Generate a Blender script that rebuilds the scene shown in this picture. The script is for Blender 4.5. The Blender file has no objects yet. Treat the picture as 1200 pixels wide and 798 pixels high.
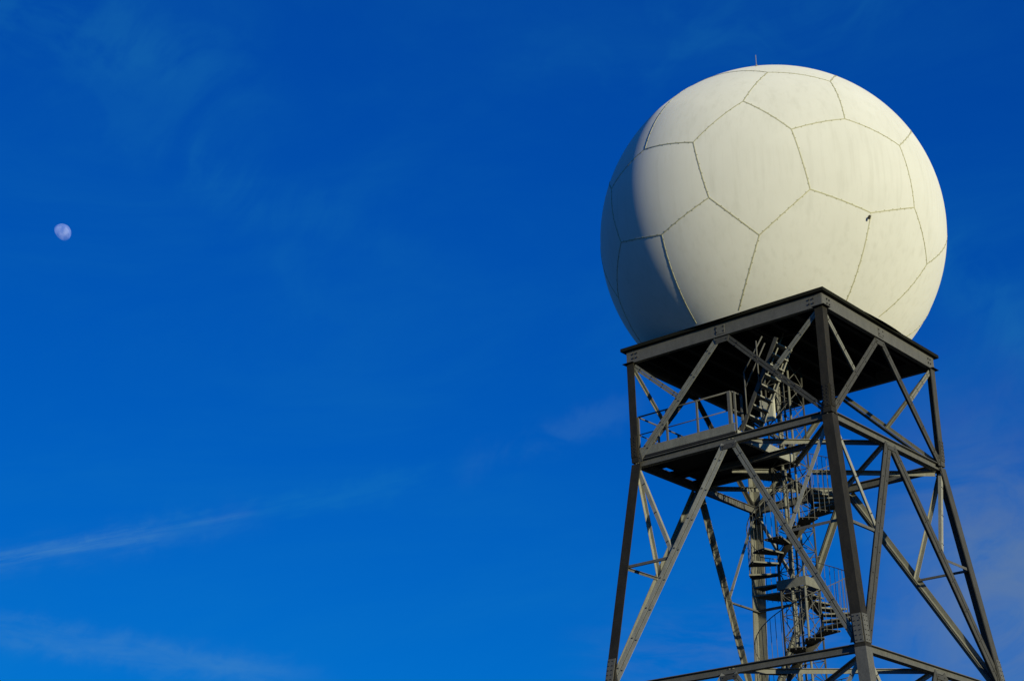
import bpy, math, random
from mathutils import Vector, Matrix, noise
random.seed(7)
R_ = math.radians
scn = bpy.context.scene
C = bpy.data.collections.new("scene"); scn.collection.children.link(C)

# ------------------------------------------------------------------ dimensions
G = 1.6                                   # eye height of the photographer
H = 15.1475 + G                           # top of the radome platform
H2 = 12.4186 + G                          # upper ring of beams
H3 = 7.4179 + G                           # lower ring of beams
RAD = 4.0
SC = H + 2.895                            # centre of the dome
SLAB = 2.618
TOWER_ROT = R_(-29.827)
SUN = Vector((0.662, -0.742, 0.108)).normalized()

def half(z):                              # half width of the tower at a height
    if z >= H2: return 2.515 + (z - H2) * .004
    return 2.515 + (H2 - z) * (3.085 - 2.515) / (H2 - H3)

# ------------------------------------------------------------------ materials
def nt(name):
    m = bpy.data.materials.new(name); m.use_nodes = True
    n = m.node_tree; n.nodes.clear()
    out = n.nodes.new("ShaderNodeOutputMaterial")
    return m, n, out
def node(n, t, **kw):
    x = n.nodes.new(t)
    for k, v in kw.items(): setattr(x, k, v)
    return x
def ramp(n, fac, stops):
    r = node(n, "ShaderNodeValToRGB"); e = r.color_ramp.elements
    while len(e) < len(stops): e.new(.5)
    for q, (p, c) in zip(e, stops):
        q.position = p; q.color = (*c, 1)
    n.links.new(fac, r.inputs[0]); return r.outputs[0]
def noise_tex(n, vec, scale, detail=5, rough=.6):
    t = node(n, "ShaderNodeTexNoise"); t.inputs["Scale"].default_value = scale
    t.inputs["Detail"].default_value = detail; t.inputs["Roughness"].default_value = rough
    n.links.new(vec, t.inputs["Vector"]); return t.outputs["Fac"]
def mapped(n, scale, coord="Object"):
    tc = node(n, "ShaderNodeTexCoord"); mp = node(n, "ShaderNodeMapping")
    mp.inputs["Scale"].default_value = scale
    n.links.new(tc.outputs[coord], mp.inputs[0]); return mp.outputs[0]
def mixc(n, fac, a, b, mode="MIX"):
    m = node(n, "ShaderNodeMix", data_type="RGBA", blend_type=mode)
    for s, v in ((m.inputs[0], fac), (m.inputs[6], a), (m.inputs[7], b)):
        if hasattr(v, "is_linked"): n.links.new(v, s)
        elif isinstance(v, tuple): s.default_value = (*v, 1)
        else: s.default_value = v
    return m.outputs[2]
def steel(name, lo, hi, rust=.25, rough=.6, metal=0, spec=.18):
    m, n, out = nt(name)
    b = node(n, "ShaderNodeBsdfPrincipled")
    f = noise_tex(n, mapped(n, (3, 3, 1.3)), 2.2, 8, .65)
    g = noise_tex(n, mapped(n, (1, 1, 1)), 38, 4, .6)
    col = ramp(n, f, [(.3, lo), (.72, hi)])
    col = mixc(n, .35, col, ramp(n, g, [(.3, tuple(c * .55 for c in lo)), (.7, tuple(c * 1.15 for c in hi))]))
    rr = noise_tex(n, mapped(n, (4, 4, .8)), 3.1, 9, .7)
    rf = ramp(n, rr, [(.58, (0, 0, 0)), (.74, (rust,) * 3)])
    col = mixc(n, rf, col, (.07, .042, .022))
    n.links.new(col, b.inputs["Base Color"])
    n.links.new(ramp(n, g, [(.2, (rough - .12,) * 3), (.8, (rough + .18,) * 3)]), b.inputs["Roughness"])
    b.inputs["Metallic"].default_value = metal
    b.inputs["Specular IOR Level"].default_value = spec
    bp = node(n, "ShaderNodeBump"); bp.inputs["Strength"].default_value = .15; bp.inputs["Distance"].default_value = .01
    n.links.new(g, bp.inputs["Height"]); n.links.new(bp.outputs[0], b.inputs["Normal"])
    n.links.new(b.outputs[0], out.inputs[0]); return m
M = {}
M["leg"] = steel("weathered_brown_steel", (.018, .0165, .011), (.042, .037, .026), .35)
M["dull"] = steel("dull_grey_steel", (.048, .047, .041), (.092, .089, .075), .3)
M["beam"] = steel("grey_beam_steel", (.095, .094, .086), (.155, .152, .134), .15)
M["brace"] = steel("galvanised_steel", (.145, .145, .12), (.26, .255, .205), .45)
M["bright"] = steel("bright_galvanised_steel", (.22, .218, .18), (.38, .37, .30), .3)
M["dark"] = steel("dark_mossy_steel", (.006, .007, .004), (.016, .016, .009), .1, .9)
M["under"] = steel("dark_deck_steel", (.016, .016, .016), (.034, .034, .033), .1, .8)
M["bolt"] = steel("bolt_steel", (.02, .02, .018), (.05, .048, .042), .3)

def shell_material():
    m, n, out = nt("white_dome_laminate"); b = node(n, "ShaderNodeBsdfPrincipled")
    streak = noise_tex(n, mapped(n, (2.6, 2.6, .10)), 3.0, 6, .6)
    fine = noise_tex(n, mapped(n, (9, 9, .22)), 2.2, 4, .6)
    blot = noise_tex(n, mapped(n, (1, 1, 1)), .9, 5, .6)
    base = ramp(n, blot, [(.3, (.745, .735, .655)), (.7, (.79, .78, .70))])
    base = mixc(n, ramp(n, streak, [(.5, (0, 0, 0)), (.75, (.30,) * 3)]), base, (.56, .55, .46))
    base = mixc(n, ramp(n, fine, [(.55, (0, 0, 0)), (.8, (.16,) * 3)]), base, (.60, .585, .47))
    n.links.new(base, b.inputs["Base Color"])
    b.inputs["Roughness"].default_value = .62; b.inputs["Specular IOR Level"].default_value = .25; b.inputs["Diffuse Roughness"].default_value = .75
    n.links.new(b.outputs[0], out.inputs[0]); return m
M["shell"] = shell_material()
def plain(name, lo, hi, scale=6, rough=.7):
    m, n, out = nt(name); b = node(n, "ShaderNodeBsdfPrincipled")
    n.links.new(ramp(n, noise_tex(n, mapped(n, (1, 1, 1)), scale), [(.3, lo), (.7, hi)]), b.inputs["Base Color"])
    b.inputs["Roughness"].default_value = rough; b.inputs["Specular IOR Level"].default_value = .2
    n.links.new(b.outputs[0], out.inputs[0]); return m
M["seam"] = plain("seam_sealant", (.42, .40, .25), (.54, .52, .34), 9)
M["seambolt"] = plain("seam_bolt", (.20, .19, .10), (.36, .345, .21), 14)
M["cap"] = plain("pale_plastic", (.50, .49, .40), (.58, .57, .47))
M["rubber"] = plain("dark_housing", (.030, .022, .008), (.06, .045, .02))
M["concrete"] = plain("concrete", (.20, .195, .18), (.30, .29, .27), 5)
def ground_material():
    m, n, out = nt("dry_grass_ground"); b = node(n, "ShaderNodeBsdfPrincipled")
    a = noise_tex(n, mapped(n, (1, 1, 1)), .05, 6); g = noise_tex(n, mapped(n, (1, 1, 1)), 2.5, 8, .7)
    col = mixc(n, .5, ramp(n, a, [(.3, (.075, .072, .036)), (.7, (.15, .13, .075))]), ramp(n, g, [(.3, (.055, .055, .026)), (.7, (.17, .148, .085))]))
    n.links.new(col, b.inputs["Base Color"]); b.inputs["Roughness"].default_value = .95
    b.inputs["Specular IOR Level"].default_value = .05
    n.links.new(b.outputs[0], out.inputs[0]); return m
M["ground"] = ground_material()
def moon_material():                      # sunlit rock seen through the day sky's air light
    m, n, out = nt("moon_rock")
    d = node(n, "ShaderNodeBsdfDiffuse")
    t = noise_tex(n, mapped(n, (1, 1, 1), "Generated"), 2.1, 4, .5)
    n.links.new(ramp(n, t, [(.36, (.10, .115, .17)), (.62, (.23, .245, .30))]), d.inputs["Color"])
    tr = node(n, "ShaderNodeBsdfTransparent"); ad = node(n, "ShaderNodeAddShader")
    n.links.new(d.outputs[0], ad.inputs[0]); n.links.new(tr.outputs[0], ad.inputs[1])
    n.links.new(ad.outputs[0], out.inputs[0]); return m
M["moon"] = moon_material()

# ------------------------------------------------------------------ mesh helpers
class MB:
    def __init__(s): s.v = []; s.f = []; s.mi = 0; s.m = []
    def add(s, vs, fs):
        o = len(s.v); s.v += [tuple(v) for v in vs]; s.f += [tuple(i + o for i in f) for f in fs]; s.m += [s.mi] * len(fs)
    def hexa(s, a, b):                    # two quads -> solid
        n = len(a)
        fs = [tuple(reversed(range(n))), tuple(range(n, 2 * n))]
        for i in range(n):
            j = (i + 1) % n; fs.append((i, j, n + j, n + i))
        s.add(list(a) + list(b), fs)
    def box(s, x0, x1, y0, y1, z0, z1):
        s.hexa([(x0, y0, z0), (x1, y0, z0), (x1, y1, z0), (x0, y1, z0)],
               [(x0, y0, z1), (x1, y0, z1), (x1, y1, z1), (x0, y1, z1)])
    def rects(s, p0, p1, nrm, rects, ext0=0, ext1=0):
        p0 = Vector(p0); p1 = Vector(p1); d = (p1 - p0).normalized()
        p0 = p0 - d * ext0; p1 = p1 + d * ext1
        n = Vector(nrm); n = (n - d * n.dot(d)).normalized(); u = d.cross(n)
        for (u0, u1, n0, n1) in rects:
            q = [u * a + n * b for a, b in ((u0, n0), (u1, n0), (u1, n1), (u0, n1))]
            s.hexa([p0 + k for k in q], [p1 + k for k in q])
    def tube(s, pts, r, seg=8, cap=True):
        s.m += [s.mi] * (len(s.f) - len(s.m)); pts = [Vector(p) for p in pts]; rings = []
        ref = Vector((0, 0, 1))
        for i, p in enumerate(pts):
            d = (pts[min(i + 1, len(pts) - 1)] - pts[max(i - 1, 0)]).normalized()
            a = ref if abs(d.dot(ref)) < .95 else Vector((1, 0, 0))
            x = d.cross(a).normalized(); y = d.cross(x)
            rings.append([p + (x * math.cos(2 * math.pi * k / seg) + y * math.sin(2 * math.pi * k / seg)) * r for k in range(seg)])
        o = len(s.v)
        for g in rings: s.v += [tuple(v) for v in g]
        for i in range(len(pts) - 1):
            for k in range(seg):
                j = (k + 1) % seg
                s.f.append((o + i * seg + k, o + i * seg + j, o + (i + 1) * seg + j, o + (i + 1) * seg + k))
        if cap:
            s.f.append(tuple(o + k for k in reversed(range(seg))))
            s.f.append(tuple(o + (len(pts) - 1) * seg + k for k in range(seg)))
        s.m += [s.mi] * (len(s.f) - len(s.m))
    def build(s, name, mat, parent=None, smooth=False, label=None, loc=None):
        me = bpy.data.meshes.new(name); me.from_pydata(s.v, [], s.f); me.update()
        import bmesh
        bm = bmesh.new(); bm.from_mesh(me); bmesh.ops.recalc_face_normals(bm, faces=bm.faces); bm.to_mesh(me); bm.free()
        if smooth:
            for p in me.polygons: p.use_smooth = True
        s.m += [s.mi] * (len(s.f) - len(s.m))
        for x in (mat if isinstance(mat, (list, tuple)) else [mat]): me.materials.append(x)
        if max(s.m): me.polygons.foreach_set("material_index", s.m)
        o = bpy.data.objects.new(name, me); C.objects.link(o)
        if parent: o.parent = parent
        if label: o["label"] = label
        if loc: o.location = loc
        return o
def thing(name, label, cat, loc=(0, 0, 0), rz=0, group=None):
    o = bpy.data.objects.new(name, None); C.objects.link(o)
    o.location = loc; o.rotation_euler = (0, 0, rz); o.empty_display_size = .3
    o["label"] = label; o["category"] = cat
    if group: o["group"] = group
    return o

# steel sections: rectangles in (across, outward) coordinates
def DBL(w, stem, gap=.014, t=.012, n0=-.036):        # two angles back to back
    h = gap / 2
    return [(-w / 2, -h - t, n0 - t, n0), (h + t, w / 2, n0 - t, n0), (-h - t, -h, n0 - stem, n0), (h, h + t, n0 - stem, n0)]
def ANG(w, t=.01, n0=-.036, flip=1):                 # one angle
    a = [(-w / 2, w / 2 - t, n0 - t, n0), (w / 2 - t, w / 2, n0 - w * .85, n0)]
    return a if flip > 0 else [(-b, -a_, c, d) for a_, b, c, d in a]
def IBEAM(hh, w, t=.014, n0=0):                      # across = vertical
    return [(-hh / 2 + t, hh / 2 - t, n0 - w / 2 - t / 2, n0 - w / 2 + t / 2), (-hh / 2, -hh / 2 + t, n0 - w, n0), (hh / 2 - t, hh / 2, n0 - w, n0)]
def CHAN(hh, w, t=.012, n0=0):
    return [(-hh / 2, hh / 2, n0 - t, n0), (-hh / 2, -hh / 2 + t, n0 - w, n0 - t), (hh / 2 - t, hh / 2, n0 - w, n0 - t)]

# ------------------------------------------------------------------ tower faces
FACES = [((1, 0), (0, -1)), ((0, 1), (1, 0)), ((-1, 0), (0, 1)), ((0, -1), (-1, 0))]
def FP(f, t, d, z):
    T, N = FACES[f]
    return Vector((T[0] * t + N[0] * d, T[1] * t + N[1] * d, z))
def FN(f): return Vector((*FACES[f][1], 0))
def at(f, t, z, inset=0): return FP(f, t, half(z) - inset, z)

tower = thing("lattice_tower", "tall four legged dark grey steel lattice tower carrying the white dome", "tower", (0, 0, 0), TOWER_ROT)
H4 = H3 - 4.75
ZB = .35
def corner_leg(sx, sy, part):
    m = MB(); zs = [(ZB, .24), (H3 - .001, .24), (H3 + .001, .235), (H2 - .02, .235), (H2 + .02, .19), (H - .375, .19)]
    t = .022
    rings = []
    for z, w in zs:
        s = half(z)
        pl = [(0, 0), (w, 0), (w, t), (t, t), (t, w), (0, w)]
        rings.append([(sx * (s - a), sy * (s - b), z) for a, b in pl])
    for i in ((0,) if part else (2, 4)): m.hexa(rings[i], rings[i + 1])
    return m
def bolts_on(m, f, pts, n0, size=.024, proud=.012):
    """hexagon bolt heads at (t, z) on a face, n0 = outward offset"""
    for t, z in pts:
        a = [at(f, t + size * .5 * math.cos(k * math.pi / 3), z + size * .5 * math.sin(k * math.pi / 3), -n0) for k in range(6)]
        b = [p + FN(f) * proud for p in a]
        m.hexa(a, b)
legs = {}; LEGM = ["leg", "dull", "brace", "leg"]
for k, (sx, sy) in enumerate(((1, -1), (1, 1), (-1, 1), (-1, -1))):
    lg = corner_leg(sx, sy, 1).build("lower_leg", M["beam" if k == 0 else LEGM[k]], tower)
    m = MB(); q = half(ZB) - .12
    m.box(sx * q - .5, sx * q + .5, sy * q - .5, sy * q + .5, -.3, .30)
    m.build("footing", M["concrete"], lg)
    m = MB(); m.box(sx * q - .27, sx * q + .27, sy * q - .27, sy * q + .27, .302, .348)
    m.build("base_plate", M["leg"], lg)
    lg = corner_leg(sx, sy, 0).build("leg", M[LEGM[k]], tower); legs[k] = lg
    fa, fb = k, (k + 1) % 4                # face whose right edge / left edge is this corner
    for z0, z1, w in ((H2 + .14, H2 + .62, .165), (H3 + .08, H3 + .66, .20)):
        m = MB()
        for f, side in ((fa, 1), (fb, -1)):
            a0, a1 = side * .012, side * w
            zz = [(half(z0) * side - a0, half(z0) * side - a1), (half(z1) * side - a0, half(z1) * side - a1)]
            A = [at(f, zz[0][0], z0, -.002), at(f, zz[0][1], z0, -.002), at(f, zz[1][1], z1, -.002), at(f, zz[1][0], z1, -.002)]
            m.mi = 0; m.hexa(A, [p + FN(f) * .016 for p in A])
            pts = []
            nz = 6
            for i in range(nz):
                z = z0 + (i + .5) * (z1 - z0) / nz
                for q in (.27, .75): pts.append((half(z) * side - side * w * q, z))
            m.mi = 1; bolts_on(m, f, pts, .018)
        m.build("splice_plate", [M[LEGM[k] if z0 > H2 else "beam"], M["bolt"]], lg)

def brace(name, p0, p1, nrm, rects, mat, nb=0, n0=-.036, dots=.03):
    m = MB(); m.rects(p0, p1, nrm, rects); b = m; b.mi = 1
    if nb:
        p0 = Vector(p0); p1 = Vector(p1); d = (p1 - p0).normalized()
        n = Vector(nrm); n = (n - d * n.dot(d)).normalized(); u = d.cross(n)
        us = sorted(set([r[0] for r in rects] + [r[1] for r in rects])); w = (us[-1] - us[0]) * .28
        L = (p1 - p0).length
        for i in range(nb):
            c = p0 + d * L * (i + .5) / nb
            for sgn in (1,) if nb < 3 else (1, -1):
                cc = c + u * w * sgn + n * n0
                a = [cc + d * dots * .5 * math.cos(k * math.pi / 3) + u * dots * .5 * math.sin(k * math.pi / 3) for k in range(6)]
                b.hexa(a, [q + n * .012 for q in a])
    return m.build(name, [mat, M["bolt"]], tower)

def gusset(f, pts, bp, n0=-.034, mat="dull"):
    m = MB(); A = [at(f, t, z, -n0) for t, z in pts]
    m.hexa(A, [p + FN(f) * .012 for p in A])
    m.mi = 1; bolts_on(m, f, bp, n0 + .012, .026)
    m.build("gusset_plate", [M[mat], M["bolt"]], tower)

ZT = H - .40                               # node line under the top beams
for f in range(4):
    N = FN(f)
    w2, w3 = half(H2), half(H3)
    # --- upper panel: two diagonals rising to the middle, two short stays
    for sg in (-1, 1):
        a = at(f, sg * (w2 - .17), H2 + .10); b = at(f, sg * .13, ZT - .02)
        um = {(0, -1): "brace", (0, 1): "dull", (1, -1): "dull", (1, 1): "dull"}.get((f, sg), "dull" if f == 3 else "brace")
        brace("diagonal_brace", a, b, N, DBL(.125 if (f, sg) == (0, 1) else .165, .085), M[um], 5)
        mid = a.lerp(b, .50)
        t = at(f, sg * (half(ZT) - .17), ZT - .05)
        mid2 = a.lerp(b, .52)
        brace("sub_brace", t, mid2, N, DBL(.115, .06, n0=-.05), M["brace"], 4, n0=-.05, dots=.026)
        gusset(f, [(sg * (w2 - .03), H2 + .02), (sg * (w2 - .03), H2 + .26), (sg * (w2 - .22), H2 + .28), (sg * (w2 - .28), H2 + .02)][::sg],
               [(sg * (w2 - .22), H2 + .1), (sg * (w2 - .21), H2 + .2)])
    gusset(f, [(-.20, ZT + .01), (.20, ZT + .01), (.15, ZT - .11), (-.15, ZT - .11)], [(-.13, ZT - .05), (.13, ZT - .05)])
    # --- ring beams
    for z, hh, ww in ((H2, .17, .15), (H3, .155, .15), (H4, .18, .16)):
        w = half(z)
        m = MB(); m.rects(at(f, -w + .026, z, .002), at(f, w - .026, z, .002), N, IBEAM(hh, .09 if f == 3 and z == H2 else ww, n0=-.045))
        o = m.build("ring_beam", M["beam"], tower)
    # --- lower panels
    for zt, zb, dw in ((H2, H3, .215), (H3, H4, .215)):
        wt, wb = half(zt), half(zb)
        for sg in (-1, 1):
            a = at(f, sg * .10, zt - .10); b = at(f, sg * (wb - .20), zb + .12)
            dw = {(0, -1): .205, (0, 1): .15, (1, -1): .285, (1, 1): .255}.get((f, sg), .22)
            dm = {(0, -1): "bright", (0, 1): "brace", (1, -1): "dull", (1, 1): "dull"}.get((f, sg), "brace")
            sec = DBL(dw, .11, gap=.03 if f == 1 else .018)
            brace("diagonal_brace", a, b, N, sec, M[dm], 8)
            mid = a.lerp(b, .47)
            t = at(f, sg * (wt - .13), zt - .16)
            brace("sub_brace", t, mid, N, ANG(.088, n0=-.055, flip=sg), M["bright"], 3, n0=-.055, dots=.026)
            e = at(f, sg * (half(mid.z) - .06), mid.z)
            brace("strut", e, Vector((mid.x, mid.y, mid.z)), N, ANG(.058, n0=-.055), M["beam"])
            gusset(f, [(sg * (wt - .03), zt - .12), (sg * (wt - .03), zt - .30), (sg * (wt - .16), zt - .32), (sg * (wt - .25), zt - .12)][::-sg],
                   [(sg * (wt - .18), zt - .2), (sg * (wt - .15), zt - .3)])
            gusset(f, [(sg * (wb - .05), zb + .11), (sg * (wb - .04), zb + .58), (sg * (wb - .24), zb + .60), (sg * (wb - .34), zb + .11)][::sg],
                   [(sg * (wb - .27), zb + .22), (sg * (wb - .21), zb + .34), (sg * (wb - .2), zb + .48)])
        gusset(f, [(-.21, zt - .105), (.21, zt - .105), (.18, zt - .21), (-.18, zt - .21)],
               [(-.13, zt - .15), (.13, zt - .15)])
    # bottom panel down to the footings
    wt, wb = half(H4), half(.5)
    for sg in (-1, 1):
        brace("diagonal_brace", at(f, sg * .10, H4 - .10), at(f, sg * (wb - .2), .6), N, DBL(.2, .11), M["brace"])
# --- plan bracing at the rings: a diamond between the face middles and two diagonals
for z in (H2, H3):
    w = half(z) - .13
    up = Vector((0, 0, 1))
    for f in range(4):
        T1, N1 = FACES[f]; T2, N2 = FACES[(f + 1) % 4]
        a = Vector((N1[0] * w, N1[1] * w, z + .035)); b = Vector((N2[0] * w, N2[1] * w, z + .035))
        brace("plan_brace", a, b, up, [(-.06, .06, -.012, 0), (-.006, .006, -.10, -.013)], M["brace"])
    q = half(z) - .18
    for c in ((1, -1), (1, 1)):
        a = Vector((c[0] * q, c[1] * q, z - .09)); b = -a; b.z = z - .09
        for p in (a, b):
            if z == H2 and p.x < 0 and p.y < 0: p = p * .40; p.z = z - .09
            e = Vector((0, 0, z - .09)) + (p - Vector((0, 0, z - .09))).normalized() * .50
            brace("plan_brace", p, e, up, [(-.065, .065, -.012, 0), (-.006, .006, -.10, -.013)], M["brace"])

# ------------------------------------------------------------------ platform under the dome
plat = thing("radome_platform", "square dark steel platform directly under the white dome", "platform", (0, 0, H - .36), TOWER_ROT)
def pz(z): return z - (H - .36)
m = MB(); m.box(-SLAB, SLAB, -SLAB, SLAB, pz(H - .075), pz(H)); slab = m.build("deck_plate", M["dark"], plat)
e = half(H)
for f in range(4):
    m = MB()
    a = FP(f, -e + .012, e, pz(H - .222)); b = FP(f, e - .012, e, pz(H - .222))
    m.rects(a, b, FN(f), CHAN(.29, .11, .014, n0=0))
    b_ = m; m.mi = 1
    for t in (-.09, .09, -e + .2, -e + .3, e - .2, e - .3):
        for z in (H - .17, H - .27):
            c = FP(f, t, e, pz(z)); T = Vector((*FACES[f][0], 0)); U = Vector((0, 0, 1))
            A = [c + (T * math.cos(k * math.pi / 3) + U * math.sin(k * math.pi / 3)) * .019 for k in range(6)]
            b_.hexa(A, [p + FN(f) * .02 for p in A])
    o = m.build("edge_beam", [M["beam"], M["bolt"]], plat)
    m = MB(); c = FP(f, 0, e, pz(H - .22)); T = Vector((*FACES[f][0], 0)); U = Vector((0, 0, 1))
    A = [c + T * sx * .11 + U * sz * .10 + FN(f) * .001 for sx, sz in ((-1, -1), (1, -1), (1, 1), (-1, 1))]
    m.hexa(A, [p + FN(f) * .011 for p in A]); m.build("splice_plate", M["beam"], o)
for k, (sx, sy) in enumerate(((1, -1), (1, 1), (-1, 1), (-1, -1))):
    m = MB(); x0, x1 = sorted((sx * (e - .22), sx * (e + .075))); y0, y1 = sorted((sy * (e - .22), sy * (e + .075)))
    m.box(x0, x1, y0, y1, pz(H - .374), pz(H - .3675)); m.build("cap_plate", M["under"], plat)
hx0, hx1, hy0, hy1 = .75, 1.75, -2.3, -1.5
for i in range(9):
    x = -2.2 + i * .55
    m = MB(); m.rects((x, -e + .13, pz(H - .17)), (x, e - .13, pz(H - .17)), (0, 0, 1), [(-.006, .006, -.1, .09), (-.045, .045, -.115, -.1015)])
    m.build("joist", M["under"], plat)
m = MB()
for x0, x1, y0, y1 in ((hx0 - .05, hx1 + .05, hy0 - .05, hy0), (hx0 - .05, hx1 + .05, hy1, hy1 + .05), (hx0 - .05, hx0, hy0, hy1), (hx1, hx1 + .05, hy0, hy1)):
    m.box(x0, x1, y0, y1, pz(H - .335), pz(H - .29))
m.build("hatch_frame", M["under"], plat)

# ------------------------------------------------------------------ landing deck at the upper ring
dk = thing("landing_deck", "square landing deck with guard rails in the left corner of the tower", "platform", (0, 0, H2 + .10), TOWER_ROT)
def dz(z): return z - (H2 + .10)
D0, DX, DY = -2.42, .16, .12
zf0, zf1 = dz(H2 + .105), dz(H2 + .125)
m = MB()
hxa, hxb = -2.405, -2.27
m.box(D0, hxa, D0, DY, zf0, zf1); m.box(hxb, DX, D0, DY, zf0, zf1)
for ya, yb in ((D0, -1.53), (-1.19, -.62), (-.28, DY)): m.box(hxa, hxb, ya, yb, zf0, zf1)
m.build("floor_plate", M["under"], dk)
for y in (-2.15, -1.0, -.1):
    m = MB(); m.rects((D0 + .02, y, dz(H2 + .06)), (DX - .02, y, dz(H2 + .06)), (0, 0, 1), [(-.005, .005, -.02, .0435), (-.03, .03, -.03, -.0205)])
    m.build("joist", M["under"], dk)
def chan_edge(a, b, n):
    m = MB(); m.rects(a, b, n, CHAN(.19, .06, .008, n0=0)); m.build("edge_channel", M["brace"], dk)
zc = dz(H2 + .245)
m = MB(); m.box(D0 + .10, DX, -2.472, -2.425, dz(H2 + .1005), dz(H2 + .149)); m.build("packing_strip", M["under"], dk)
chan_edge((D0 + .10, -2.475, zc), (DX, -2.475, zc), (0, -1, 0))
m = MB(); m.rects((-2.475, DY, dz(H2 + .116)), (-2.475, D0, dz(H2 + .116)), (-1, 0, 0), CHAN(.028, .04, .006)); m.build("edge_channel", M["brace"], dk)
m = MB(); m.rects((DX + .004, D0 + .03, dz(H2 + .10)), (DX + .004, DY, dz(H2 + .10)), (1, 0, 0), CHAN(.20, .07, .01, n0=.012)); m.build("edge_channel", M["bright"], dk)
m = MB(); m.rects((DX - .01, DY + .004, dz(H2 + .10)), (D0, DY + .004, dz(H2 + .10)), (0, 1, 0), CHAN(.20, .07, .01, n0=.012)); m.build("edge_channel", M["brace"], dk)
# beam carrying the inner edge, running on to the tower's plan diagonal
m = MB(); m.rects((-1.25, -1.30, dz(H2 - .075)), (1.16, -1.30, dz(H2 - .075)), (0, 0, 1), [(-.05, .05, -.012, 0), (-.006, .006, -.1, -.013), (-.05, .05, -.113, -.101)])
m.build("support_beam", M["beam"], dk)
gr = MB(); zr = dz(H2 + .19); top = dz(H2 + 1.10); mid = dz(H2 + .68)
def post(x, y, w=.020, mat="beam"):
    m = MB(); m.box(x - w, x + w, y - w, y + w, zr, top - .002); m.build("rail_post", M[mat], dk)
for x in (-2.38, -1.62, -.82): post(x, -2.38)
post(.02, -2.38, .036)
for y in (-1.6, -.8, .05): post(-2.38, y)
post(.10, -2.30, .02)
def rail(name, pts, r=.02, mat="beam"):
    m = MB(); m.tube(pts, r, 8); m.build(name, M[mat], dk, smooth=True)
for nm, z in (("top_rail", top), ("mid_rail", mid)):
    rail(nm, [(-2.38, -2.38, z), (.05, -2.38, z)], .019 if nm == "top_rail" else .013)
    rail(nm, [(-2.38, -2.36, z - .001), (-2.38, .07, z - .001)], .019 if nm == "top_rail" else .013)
    rail(nm, [(.07, -2.36, z - .002), (.10, -2.02, z - .002)], .02)
post(.10, -2.03, .02)

# ------------------------------------------------------------------ steep stair to the hatch
st = thing("steep_stair", "steep grey open tread stair rising from the landing deck to the hatch", "stairs", (.16, -1.925, H2 + .19), TOWER_ROT)
st.location = Matrix.Rotation(TOWER_ROT, 3, "Z") @ Vector((.16, -1.925, H2 + .19))
SL = 1.85
zA, zB = 0.0, (14.50 + G) - (H2 + .19)
def sp(x, y, z): return Vector((x, y, z))
for y, s in ((-.33, -1), (.33, 1)):
    m = MB(); a = sp(.02, y, zA + .02); b = sp(.02 + (zB) / SL, y, zB)
    m.rects(a, b, (0, s, 0), CHAN(.085, .04, .008, n0=.0)); m.build("stringer", M["bright"] if s > 0 else M["dull"], st)
nt_ = 9
for i in range(nt_):
    z = .13 + i * .207
    x = .02 + z / SL
    m = MB(); m.box(x - .06, x + .06, -.318, .318, z - .008, z); m.box(x - .06, x - .054, -.318, .318, z - .03, z - .0085); m.box(x + .054, x + .06, -.318, .318, z - .03, z - .0085)
    m.build("tread", M["bright"], st)
for y in (-.345,):
    for off, nm in ((.98, "handrail"), (.60, "mid_rail")):
        m = MB(); z1 = zB - .60 if nm == "handrail" else zB - .5
        m.tube([sp(.02 + (.3 / SL), y, .3 + off), sp(.02 + z1 / SL, y, z1 + off * .72)], .016); m.build(nm, M["beam"], st, True)
    for z in (.35, 1.0):
        x = .02 + z / SL
        m = MB(); m.tube([sp(x, y - .006, z), sp(x, y - .006, z + .93)], .016); m.build("rail_post", M["beam"], st, True)
m = MB(); m.tube([sp(.16, .35, 1.05), sp(.02 + 1.55 / SL, .35, 2.25)], .017); m.build("handrail", M["brace"], st, True)
m = MB(); m.tube([sp(.18, .352, .28), sp(.18, .352, 1.07)], .017); m.build("rail_post", M["brace"], st, True)

# ------------------------------------------------------------------ cable mast in the tower's axis
mast = thing("cable_mast", "slender square lattice mast with cables up the middle of the tower", "mast", (0, 0, 0), TOWER_ROT)
hm = .30; mtop = H - .31
for sx, sy in ((1, -1), (1, 1), (-1, 1), (-1, -1)):
    m = MB(); m.tube([(sx * hm, sy * hm, 0), (sx * hm, sy * hm, mtop)], .027 if sx * sy < 0 else .022, 10); m.build("mast_post", M["brace"] if sx * sy < 0 else M["dull"], mast, True)
nb = 34
for f in range(4):
    m = MB(); step = (mtop - .1) / nb
    for i in range(nb):
        z0 = .05 + i * step; z1 = z0 + step; s = 1 if i % 2 else -1
        m.tube([FP(f, -hm * s, hm, z0), FP(f, hm * s, hm, z1)], .0105, 6)
        m.tube([FP(f, -hm, hm, z0 + .002), FP(f, hm, hm, z0 + .002)], .009, 6)
        if f % 2: m.tube([FP(f, hm * s, hm - .002, z0), FP(f, -hm * s, hm - .002, z1)], .0095, 6)
    m.build("lacing", M["beam"], mast)
for x, y, r, mt in ((-.06, -.22, .036, "brace"), (.10, -.20, .024, "beam"), (-.16, .02, .02, "beam")):
    m = MB(); m.tube([(x, y, 0), (x, y, mtop)], r, 10); c = m; m.mi = 1
    for i in range(22):
        z = .4 + i * .7; c.tube([(x, y, z), (x, y, z + .05)], r + .012, 10)
    m.build("cable_conduit", [M[mt], M["bolt"]], mast)
m = MB(); m.box(-.42, -.06, -.40, -.335, H2 + 1.02, H2 + 1.55); jb = m.build("junction_box", M["cap"], mast)
m = MB(); m.box(-.40, -.08, -.412, -.4005, H2 + 1.04, H2 + 1.53); m.build("box_door", M["cap"], jb)

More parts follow.
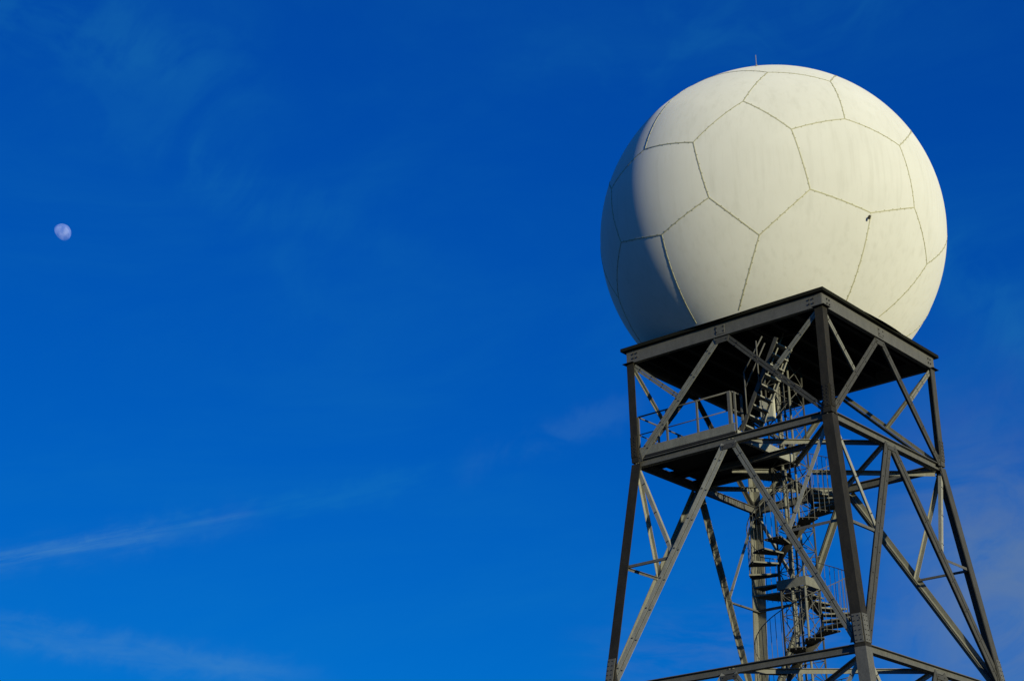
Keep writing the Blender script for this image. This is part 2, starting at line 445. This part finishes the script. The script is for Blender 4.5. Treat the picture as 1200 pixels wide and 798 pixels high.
# ------------------------------------------------------------------ spiral staircase round the mast
sp_ = thing("spiral_staircase", "grey steel spiral staircase winding round the cable mast inside the tower", "staircase", (0, 0, 0), 0)
OFF = 9.6
RI, RO = .455, 1.07
def pol(th, r, z): return Vector((r * math.cos(R_(th + OFF)), r * math.sin(R_(th + OFF)), z))
Z2 = H2 - 2.79
RISE = .186; DA = 22.5
bal_count = 0
low = MB()
def wedge(name, th, z, span, parent, lip=True, thick=.035, mat="brace"):
    m = MB(); k = max(2, int(span / 6))
    for i in range(k):
        a0 = th - span / 2 + span * i / k; a1 = th - span / 2 + span * (i + 1) / k
        A = [pol(a0, RI, z - .012), pol(a1, RI, z - .012), pol(a1, RO, z - .012), pol(a0, RO, z - .012)]
        B = [p + Vector((0, 0, .012)) for p in A]
        m.hexa(A, B)
    t = R_(1.0)
    m.mi = 1
    for s in (-1, 1):                     # folded front and back edges
        a = th + s * span / 2
        p, q = pol(a, RI, z), pol(a, RO, z)
        nn = (pol(a + 90, 1, 0)) * s
        A = [p + nn * .001, q + nn * .001, q + nn * .008, p + nn * .008]
        m.hexa([v + Vector((0, 0, -.034)) for v in A], A)
    return m.build(name, [M['dull'], M[mat]], sp_)  # plate darker than its folded edges: underside shade put into the colour
def baluster(th, z, h, parent, r=.007):
    global bal_count
    m = low if z < 7.3 else MB()
    m.tube([pol(th, RO - .015, z - .05), pol(th, RO - .015, z + h)], r, 6)
    if z >= 7.3: m.build("baluster", M["beam"], parent)
    bal_count += 1
hr = []                                   # points of the helical hand rail
def flight(th0, z0, n, dirn=1):
    """n treads; th increasing with height"""
    for k in range(n):
        th = th0 + DA * k; z = z0 + RISE * k
        o = wedge("tread", th, z, DA - .8, sp_)
        for j in (-.33, 0, .33):
            baluster(th + j * DA, z, .93 + RISE * j, o)
def landing(th0, th1, z):
    o = wedge("landing", (th0 + th1) / 2, z, th1 - th0, sp_, mat="brace")
    a = th0 + 4
    while a < th1: baluster(a, z, .95, o); a += 7.5
    return o
levels = [Z2 + 2.79, Z2, Z2 - 2.79, Z2 - 5.58, Z2 - 8.37]
for i, zl in enumerate(levels[1:]):
    T0 = 142.5 if i == 0 else 115.5        # where this flight starts, the landing lying just before it
    landing(T0 - 90.5, T0 + 9.5, zl); flight(T0, zl + RISE, 14)
    # square collar fixing the landing to the mast
    m = MB(); q0, q1 = hm + .030, hm + .060
    c, s = math.cos(TOWER_ROT), math.sin(TOWER_ROT)
    for f in range(4):
        b = [FP(f, -q1 + .008, q1, 0), FP(f, q1, q1, 0), FP(f, q1, q1 - .008, 0), FP(f, -q1 + .008, q1 - .008, 0)]
        b = [Vector((c * v.x - s * v.y, s * v.x + c * v.y, 0)) for v in b]
        m.hexa([v + Vector((0, 0, zl - .03)) for v in b], [v + Vector((0, 0, zl + .17)) for v in b])
    b = [(-q1 + .02, -q1 + .02), (q1 - .02, -q1 + .02), (q1 - .02, q1 - .02), (-q1 + .02, q1 - .02)]
    m.build("landing_collar", M["brace"], sp_)
landing(82, 178, levels[0])
# last flight down to the ground
zl = levels[-1]
n = int(zl / RISE) - 1
for k in range(n):
    th = 18 - DA * k; z = zl - RISE * (k + 1)
    o = wedge("tread", th, z, DA - .8, sp_)
    for j in (-.33, 0, .33): baluster(th + j * DA, z, .93, o)
lb = low.build("lower_balusters", M["brace"], sp_); lb["kind"] = "stuff"
# helical hand rails and the inner stringer
for i, zl in enumerate(levels[1:]):
    T0 = 142.5 if i == 0 else 115.5
    pts = [pol(T0 - 90.5 + 79 * k / 8, RO - .015, zl + .95) for k in range(9)]
    pts += [pol(T0 - 8 + DA * k / 3, RO - .015, zl + RISE + .93 + RISE * (k - 1) / 3) for k in range(14 * 3 + 1)]
    m = MB(); m.tube(pts, .010, 6); m.build("handrail", M["beam"], sp_, True)
    m = MB()
    for k in range(14 * 3):
        th = T0 - 11.5 + DA * k / 3; z = zl + RISE * k / 3
        th1 = th + DA / 3; z1 = z + RISE / 3
        A = [pol(th, RI - .012, z - .12), pol(th1, RI - .012, z1 - .12), pol(th1, RI - .002, z1 - .12), pol(th, RI - .002, z - .12)]
        B = [pol(th, RI - .012, z + .13), pol(th1, RI - .012, z1 + .13), pol(th1, RI - .002, z1 + .13), pol(th, RI - .002, z + .13)]
        m.hexa(A, B)
    m.build("inner_stringer", M["leg"], sp_)
m = MB(); m.tube([pol(82 + 96 * k / 10, RO - .015, levels[0] + .95) for k in range(11)], .010, 6); m.build("handrail", M["beam"], sp_, True)

# ------------------------------------------------------------------ radome
rd = thing("radome", "huge white spherical radar dome of bolted panels on the steel tower", "radar dome", (0, 0, H), 0)
cz = SC - H
tr = Matrix.Rotation(-TOWER_ROT, 3, "Z"); ti = Matrix.Rotation(TOWER_ROT, 3, "Z")
def onshell(u, lift=0):
    u = Vector(u).normalized(); return u * (RAD + lift) + Vector((0, 0, cz))
m = MB(); ns, nr = 192, 90
pmin = math.asin((.05 - cz) / RAD)
def rim(a):                                # the skirt dips a little where the dome overhangs the platform's edge
    l = tr @ Vector((math.cos(a), math.sin(a), 0)); c = max(abs(l.x), abs(l.y)); z = 0
    for _ in range(8):
        z = -.62 * max(0, math.sqrt(RAD ** 2 - (cz - z) ** 2) * c - SLAB)
    r = math.sqrt(RAD ** 2 - (cz - z) ** 2)
    return Vector((r * math.cos(a), r * math.sin(a), z))
bot = [rim(2 * math.pi * k / ns) for k in range(ns)]
m.v += [tuple(v) for v in bot]
for i in range(nr + 1):
    ph = pmin + (math.pi / 2 - pmin) * i / nr
    if i == nr: m.v.append((0, 0, cz + RAD)); break
    for k in range(ns):
        a = 2 * math.pi * k / ns
        m.v.append((RAD * math.cos(a) * math.cos(ph), RAD * math.sin(a) * math.cos(ph), cz + RAD * math.sin(ph)))
for i in range(nr):
    for k in range(ns):
        j = (k + 1) % ns; m.f.append((i * ns + k, i * ns + j, (i + 1) * ns + j, (i + 1) * ns + k))
for k in range(ns): m.f.append((nr * ns + k, nr * ns + (k + 1) % ns, (nr + 1) * ns))
m.build("shell", M["shell"], rd, True)
m = MB(); m.v = [(v.x * .998, v.y * .998, v.z + .006) for v in bot] + [(0, 0, -.03)]
m.f = [(k, (k + 1) % ns, ns) for k in range(ns)]
m.build("base_ring", M["dark"], rd)

V = {'a': (-0.092, -0.9067, 0.4117), 'b': (-0.3786, -0.9061, 0.1887), 'c': (-0.6593, -0.6939, 0.2894), 'd': (-0.3122, -0.9348, -0.1697), 'e': (-0.0611, -0.9118, -0.406), 'f': (0.2243, -0.9565, -0.1865), 'g': (0.1536, -0.9727, 0.174), 'h': (0.4459, -0.8532, 0.2704), 'i': (0.3954, -0.6942, 0.6014), 'j': (0.0559, -0.7336, 0.6772), 'k': (0.7352, -0.6532, 0.1809), 'l': (0.5352, -0.7972, -0.2793), 'm': (0.7806, -0.5997, -0.176), 'n': (0.833, -0.3665, -0.4145), 'o': (-0.5875, -0.7593, -0.2797), 'p': (-0.834, -0.5181, -0.1896), 'q': (-0.2028, -0.6634, -0.7203), 'r': (0.3785, -0.6238, -0.6838), 's': (0.543, -0.4217, -0.7262), 't': (-0.4422, -0.5298, -0.7238), 'u': (-0.8906, -0.221, -0.3974), 'u2': (-0.7987, -0.0578, -0.599), 'v': (-0.8822, -0.4263, 0.2), 'c2': (-0.5327, -0.5748, 0.6212), 'j2': (-0.1696, -0.6054, 0.7776), 'i2': (0.4342, -0.5312, 0.7275), 'k2': (0.8224, -0.4307, 0.3716), 'n2': (0.9464, -0.1968, -0.2563), 'v2': (-0.9168, -0.2589, 0.327), 'u3': (-0.9331, -0.1853, -0.3082), 'T': (.12, -.05, .99)}
for kk in list(V): V[kk + "'"] = (-V[kk][0], -V[kk][1], V[kk][2])
E = "a-b b-d d-e e-f f-g g-a a-j j-i i-h h-g h-k k-m m-l l-f b-c c-v v-p p-o o-d o-t e-q l-r m-n n-s p-u u-u2 c-c2 j-j2 i-i2 k-k2 n-n2 v-v2 u-u3".split()
E2 = E + [a.split("-")[0] + "'-" + a.split("-")[1] + "'" for a in E]
LIMB = {"c2", "j2", "i2", "k2", "n2", "v2", "u3"}
DOWN = {"q", "r", "s", "t", "u2", "q'", "r'", "s'", "t'", "u2'"}
for ed in E2:
    a, b = ed.split("-"); A = Vector(V[a]).normalized(); B = Vector(V[b]).normalized()
    ang = A.angle(B)
    if b in DOWN:                          # run on under the platform edge
        nrm = A.cross(B).normalized(); ang2 = ang
        while (Matrix.Rotation(ang2, 3, nrm) @ A).z * RAD + cz > .012 and ang2 < ang + .5: ang2 += .002
        B = Matrix.Rotation(ang2, 3, nrm) @ A; ang = ang2
    if b.rstrip("'") in LIMB:              # carry the seam on round the dome
        nrm = A.cross(B).normalized(); ang += .38; B = Matrix.Rotation(ang, 3, nrm) @ A
    nrm = A.cross(B).normalized()
    npt = max(3, int(ang / .03)); m = MB(); secs = []
    for i in range(npt + 1):
        u = Matrix.Rotation(ang * i / npt, 3, nrm) @ A
        s = nrm * .0028
        if (u * RAD).z + cz < -.055: break
        secs.append([onshell(u - s, -.02), onshell(u + s, -.02), onshell(u + s, .007), onshell(u - s, .007)])
    if len(secs) < 2: continue
    for x, y in zip(secs, secs[1:]): m.hexa(x, y)
    bb = m; m.mi = 1; L = ang * RAD; nbm = int(L / .115)
    for i in range(1, nbm):
        if random.random() < .12: continue
        sd = 1 if i % 2 else -1
        u = Matrix.Rotation(ang * (i + random.uniform(-.15, .15)) / nbm, 3, nrm) @ A
        if (u * RAD).z + cz < .03: continue
        t = nrm.cross(u).normalized(); c = onshell(u, -.012) + nrm * sd * .018
        w = random.uniform(.007, .011)
        q = [c + t * w * x + nrm * .007 * y for x, y in ((-1, -1), (1, -1), (1, 1), (-1, 1))]
        bb.hexa(q, [p + u * .019 for p in q])
    m.build("panel_seam", [M["seam"], M["seambolt"]], rd)
u = Vector((-.0052, -.573, .8195)).normalized(); p = onshell(u, -.03)
m = MB(); m.tube([p, p + Vector((0, 0, .07))], .022, 8); m.tube([p + Vector((0, 0, .07)), p + Vector((0, 0, .33))], .008, 6)
m.build("lightning_rod", M["bright"], rd)
u = Vector((.5219, -.7981, -.3012)).normalized(); p = onshell(u, 0)
side = Vector((0, 0, 1)).cross(u).normalized(); upv = u.cross(side)
m = MB()
m.tube([p + upv * .015 - u * .02, p + u * .07], .014, 8)
m.tube([p + u * .06 + upv * .008, p + u * .07 - side * .028 - upv * .025], .017, 8)
m.tube([p + u * .07 - side * .026 - upv * .012, p + u * .07 - side * .032 - upv * .068], .024, 10)
lampb = m.build("sensor_bracket", M["rubber"], rd)
m = MB(); m.tube([p + side * .028 + upv * .018 - u * .01, p + side * .028 + upv * .018 + u * .045], .03, 12); m.build("sensor_cap", M["cap"], lampb)

# ------------------------------------------------------------------ moon, ground
md = Vector((-.3777, .8223, .4256)).normalized(); MD = 4000
m = MB(); r = MD * .0099 / 2; n1, n2 = 64, 16
back = -md; rt = Vector((0, 0, 1)).cross(back).normalized(); upm = back.cross(rt)
ax = (back * .62 + (rt * .70 + upm * .71) * .79).normalized(); bx = ax.orthogonal().normalized(); by = ax.cross(bx)  # only the sunlit cap is meshed: the phase is put into the shape
for i in range(n2):
    ph = math.pi / 2 * i / n2
    for k in range(n1):
        a = 2 * math.pi * k / n1
        m.v.append(tuple((ax * math.sin(ph) + (bx * math.cos(a) + by * math.sin(a)) * math.cos(ph)) * r))
m.v.append(tuple(ax * r)); last = len(m.v) - 1
for i in range(n2):
    for k in range(n1):
        j = (k + 1) % n1
        m.f.append((i * n1 + k, i * n1 + j, last) if i == n2 - 1 else (i * n1 + k, i * n1 + j, (i + 1) * n1 + j, (i + 1) * n1 + k))
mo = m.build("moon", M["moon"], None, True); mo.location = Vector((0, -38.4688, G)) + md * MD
mo["label"] = "small pale gibbous moon alone in the blue sky"; mo["category"] = "moon"
m = MB(); S = 9000; nseg = 64
m.v.append((0, 0, 0))
for rr in (60, 400, S):
    for k in range(nseg): m.v.append((rr * math.cos(2 * math.pi * k / nseg), rr * math.sin(2 * math.pi * k / nseg), 0))
for k in range(nseg):
    j = (k + 1) % nseg; m.f.append((0, 1 + k, 1 + j))
    for q in range(2): m.f.append((1 + q * nseg + k, 1 + (q + 1) * nseg + k, 1 + (q + 1) * nseg + j, 1 + q * nseg + j))
g = m.build("ground", M["ground"]); g["kind"] = "structure"

# ------------------------------------------------------------------ sky, sun, camera
w = bpy.data.worlds.new("World"); scn.world = w; w.use_nodes = True
n = w.node_tree; n.nodes.clear()
out = node(n, "ShaderNodeOutputWorld"); bg = node(n, "ShaderNodeBackground")
sky = node(n, "ShaderNodeTexSky"); sky.sky_type = "NISHITA"; sky.sun_disc = False
elev = math.asin(SUN.z); sky.sun_elevation = elev
sky.sun_rotation = math.atan2(SUN.x, SUN.y)
sky.altitude = 900; sky.air_density = 1.0; sky.dust_density = .2; sky.ozone_density = 3.0
SKYMUL = (0.10, 0.62, 1.75)
def mth(op, a, b=None, clamp=False):
    x = node(n, "ShaderNodeMath", operation=op, use_clamp=clamp)
    for i, v in enumerate((a, b)):
        if v is None: continue
        if hasattr(v, "is_linked"): n.links.new(v, x.inputs[i])
        else: x.inputs[i].default_value = v
    return x.outputs[0]
spl = node(n, "ShaderNodeSeparateColor"); n.links.new(mixc(n, 1.0, sky.outputs[0], SKYMUL, "MULTIPLY"), spl.inputs[0])
jn = node(n, "ShaderNodeCombineColor")
n.links.new(mth("MULTIPLY", spl.outputs[0], .03), jn.inputs[0])
n.links.new(mth("MULTIPLY", spl.outputs[1], .985), jn.inputs[1])
n.links.new(mth("MULTIPLY", mth("POWER", spl.outputs[2], .70), 1.485), jn.inputs[2])
pol_ = jn.outputs[0]       # deep blue of the polarised sky
tc = node(n, "ShaderNodeTexCoord"); sep = node(n, "ShaderNodeSeparateXYZ"); n.links.new(tc.outputs["Generated"], sep.inputs[0])
az = mth("MULTIPLY", mth("ARCTAN2", sep.outputs[0], sep.outputs[1]), 57.29578)
el = mth("MULTIPLY", mth("ARCSINE", sep.outputs[2]), 57.29578)
cmb = node(n, "ShaderNodeCombineXYZ"); n.links.new(az, cmb.inputs[0]); n.links.new(el, cmb.inputs[1])
def cloud_noise(sx, sy, rot, scale, detail, rough, dist=0, off=0):
    mp = node(n, "ShaderNodeMapping"); mp.inputs["Rotation"].default_value = (0, 0, R_(rot))
    m2 = node(n, "ShaderNodeMapping"); m2.inputs["Scale"].default_value = (sx, sy, 1); m2.inputs["Location"].default_value = (off, off * .7, 0)
    n.links.new(cmb.outputs[0], mp.inputs[0]); n.links.new(mp.outputs[0], m2.inputs[0])
    t = node(n, "ShaderNodeTexNoise"); t.inputs["Scale"].default_value = scale; t.inputs["Detail"].default_value = detail
    t.inputs["Roughness"].default_value = rough; t.inputs["Distortion"].default_value = dist
    n.links.new(m2.outputs[0], t.inputs["Vector"]); return t.outputs["Fac"]
def smooth(x, a, b):
    r = node(n, "ShaderNodeMapRange", interpolation_type="SMOOTHSTEP")
    n.links.new(x, r.inputs[0]); r.inputs[1].default_value = a; r.inputs[2].default_value = b; return r.outputs[0]
nwob = cloud_noise(.9, 1.3, -20, 1.1, 5, .6, .3, 4.4)
def streak(az0, el0, slope, width, a0, a1, fade, lo, hi, nz, amp):
    line = mth("ADD", el0, mth("MULTIPLY", mth("SUBTRACT", az, az0), slope))
    wob = mth("MULTIPLY", mth("SUBTRACT", nwob, .5), min(1.6, width * 2.4))
    d = mth("DIVIDE", mth("ADD", mth("SUBTRACT", el, line), wob), width)
    prof = mth("POWER", 2.71828, mth("MULTIPLY", mth("MULTIPLY", d, d), -1.0))
    win = mth("MULTIPLY", smooth(az, a0 - fade, a0 + fade), mth("SUBTRACT", 1.0, smooth(az, a1 - fade, a1 + fade)))
    return mth("MULTIPLY", mth("MULTIPLY", prof, win), mth("MULTIPLY", smooth(nz, lo, hi), amp))
n1_ = cloud_noise(.16, .9, -14, 1.6, 9, .62, .6)
n2_ = cloud_noise(.22, 1.1, 6, 1.3, 9, .6, .4, 5.3)
n3_ = cloud_noise(.25, .35, -25, .9, 8, .6, 1.2, 11.7)
n4_ = cloud_noise(.10, 1.5, -13, 2.2, 10, .68, .35, 2.2)
patch = smooth(cloud_noise(.22, .3, -13, 1.0, 5, .55, .5, 8.8), .36, .62)
fib = mth("MULTIPLY", n4_, mth("ADD", mth("MULTIPLY", patch, .75), .25))
thin = [streak(-24, 31.4, -.22, 1.6, -40, -18.5, 2.6, .30, .62, n3_, .13),
        streak(-19, 27.2, -.30, 1.0, -24, -13, 3.5, .36, .70, n3_, .07),
        streak(-17.5, 25.2, -.9, 1.2, -21, -15, 2.0, .36, .70, n3_, .06),
        streak(5.6, 24.0, -1.2, 1.6, 3.2, 12, 1.2, .34, .70, n3_, .13),
        streak(0.0, 31.8, .1, 1.4, -8, 6, 3, .40, .72, n3_, .08),
        streak(-14, 17.6, .20, .42, -22, -11.5, 2.2, .20, .60, fib, .10),
        mth("MULTIPLY", smooth(cloud_noise(.05, .16, -10, 1.0, 7, .6, .8, 3.1), .40, .80), .10)]
pale = [streak(-23.6, 15.5, .215, .27, -40, -20.6, .8, .34, .68, n4_, .27),
        streak(-19.0, 16.55, .20, .10, -19.9, -18.0, .5, .24, .60, n4_, .14),
        streak(-23.6, 15.45, .215, .48, -40, -18.0, 1.5, .10, .60, n4_, .07),
        streak(-7.5, 19.3, .33, .50, -10.5, -5.0, 1.1, .30, .62, n3_, .10),
        streak(-22.5, 12.55, -.13, .42, -40, -16.5, 2.2, .16, .62, n2_, .24)]
thick = [streak(7.0, 13.4, 0.0, 4.3, 3.4, 40, 2.4, .20, .70, n3_, .48),
         streak(-1.5, 12.4, .05, 1.1, -6, 3, 2.5, .34, .70, n2_, .14)]
def total(ps):
    t = ps[0]
    for p in ps[1:]: t = mth("ADD", t, p)
    return t
skyc = mixc(n, total(thin), pol_, (.25, 2.9, 4.9))
skyc = mixc(n, total(pale), skyc, (1.05, 3.0, 5.0))
skyc = mixc(n, total(thick), skyc, (1.9, 2.5, 2.9))
n.links.new(skyc, bg.inputs["Color"])
bg.inputs["Strength"].default_value = .10
n.links.new(bg.outputs[0], out.inputs[0])

sl = bpy.data.lights.new("sun", "SUN"); sl.energy = 3.85; sl.angle = R_(.53); sl.color = (1.0, .935, .665)
so = bpy.data.objects.new("sun", sl); C.objects.link(so); so.rotation_euler = SUN.to_track_quat("Z", "Y").to_euler()
so.location = (30, -30, 40)

cam = bpy.data.cameras.new("camera"); co = bpy.data.objects.new("camera", cam); C.objects.link(co)
cam.sensor_width = 36; cam.lens = 2099.94 / 1200 * 36; cam.clip_start = .1; cam.clip_end = 30000
Rv = Vector((.9858343, .16668538, -.01862041)); Uv = Vector((.08025167, -.37129981, .92503845)); Fv = Vector((-.14727663, .91342895, .37941686))
co.matrix_world = Matrix(((Rv.x, Uv.x, -Fv.x, 0), (Rv.y, Uv.y, -Fv.y, -38.4688), (Rv.z, Uv.z, -Fv.z, G), (0, 0, 0, 1)))
scn.camera = co
scn.view_settings.view_transform = "Standard"; scn.view_settings.look = "None"
scn.view_settings.exposure = 0; scn.view_settings.gamma = 1
scn.cycles.transparent_max_bounces = 16
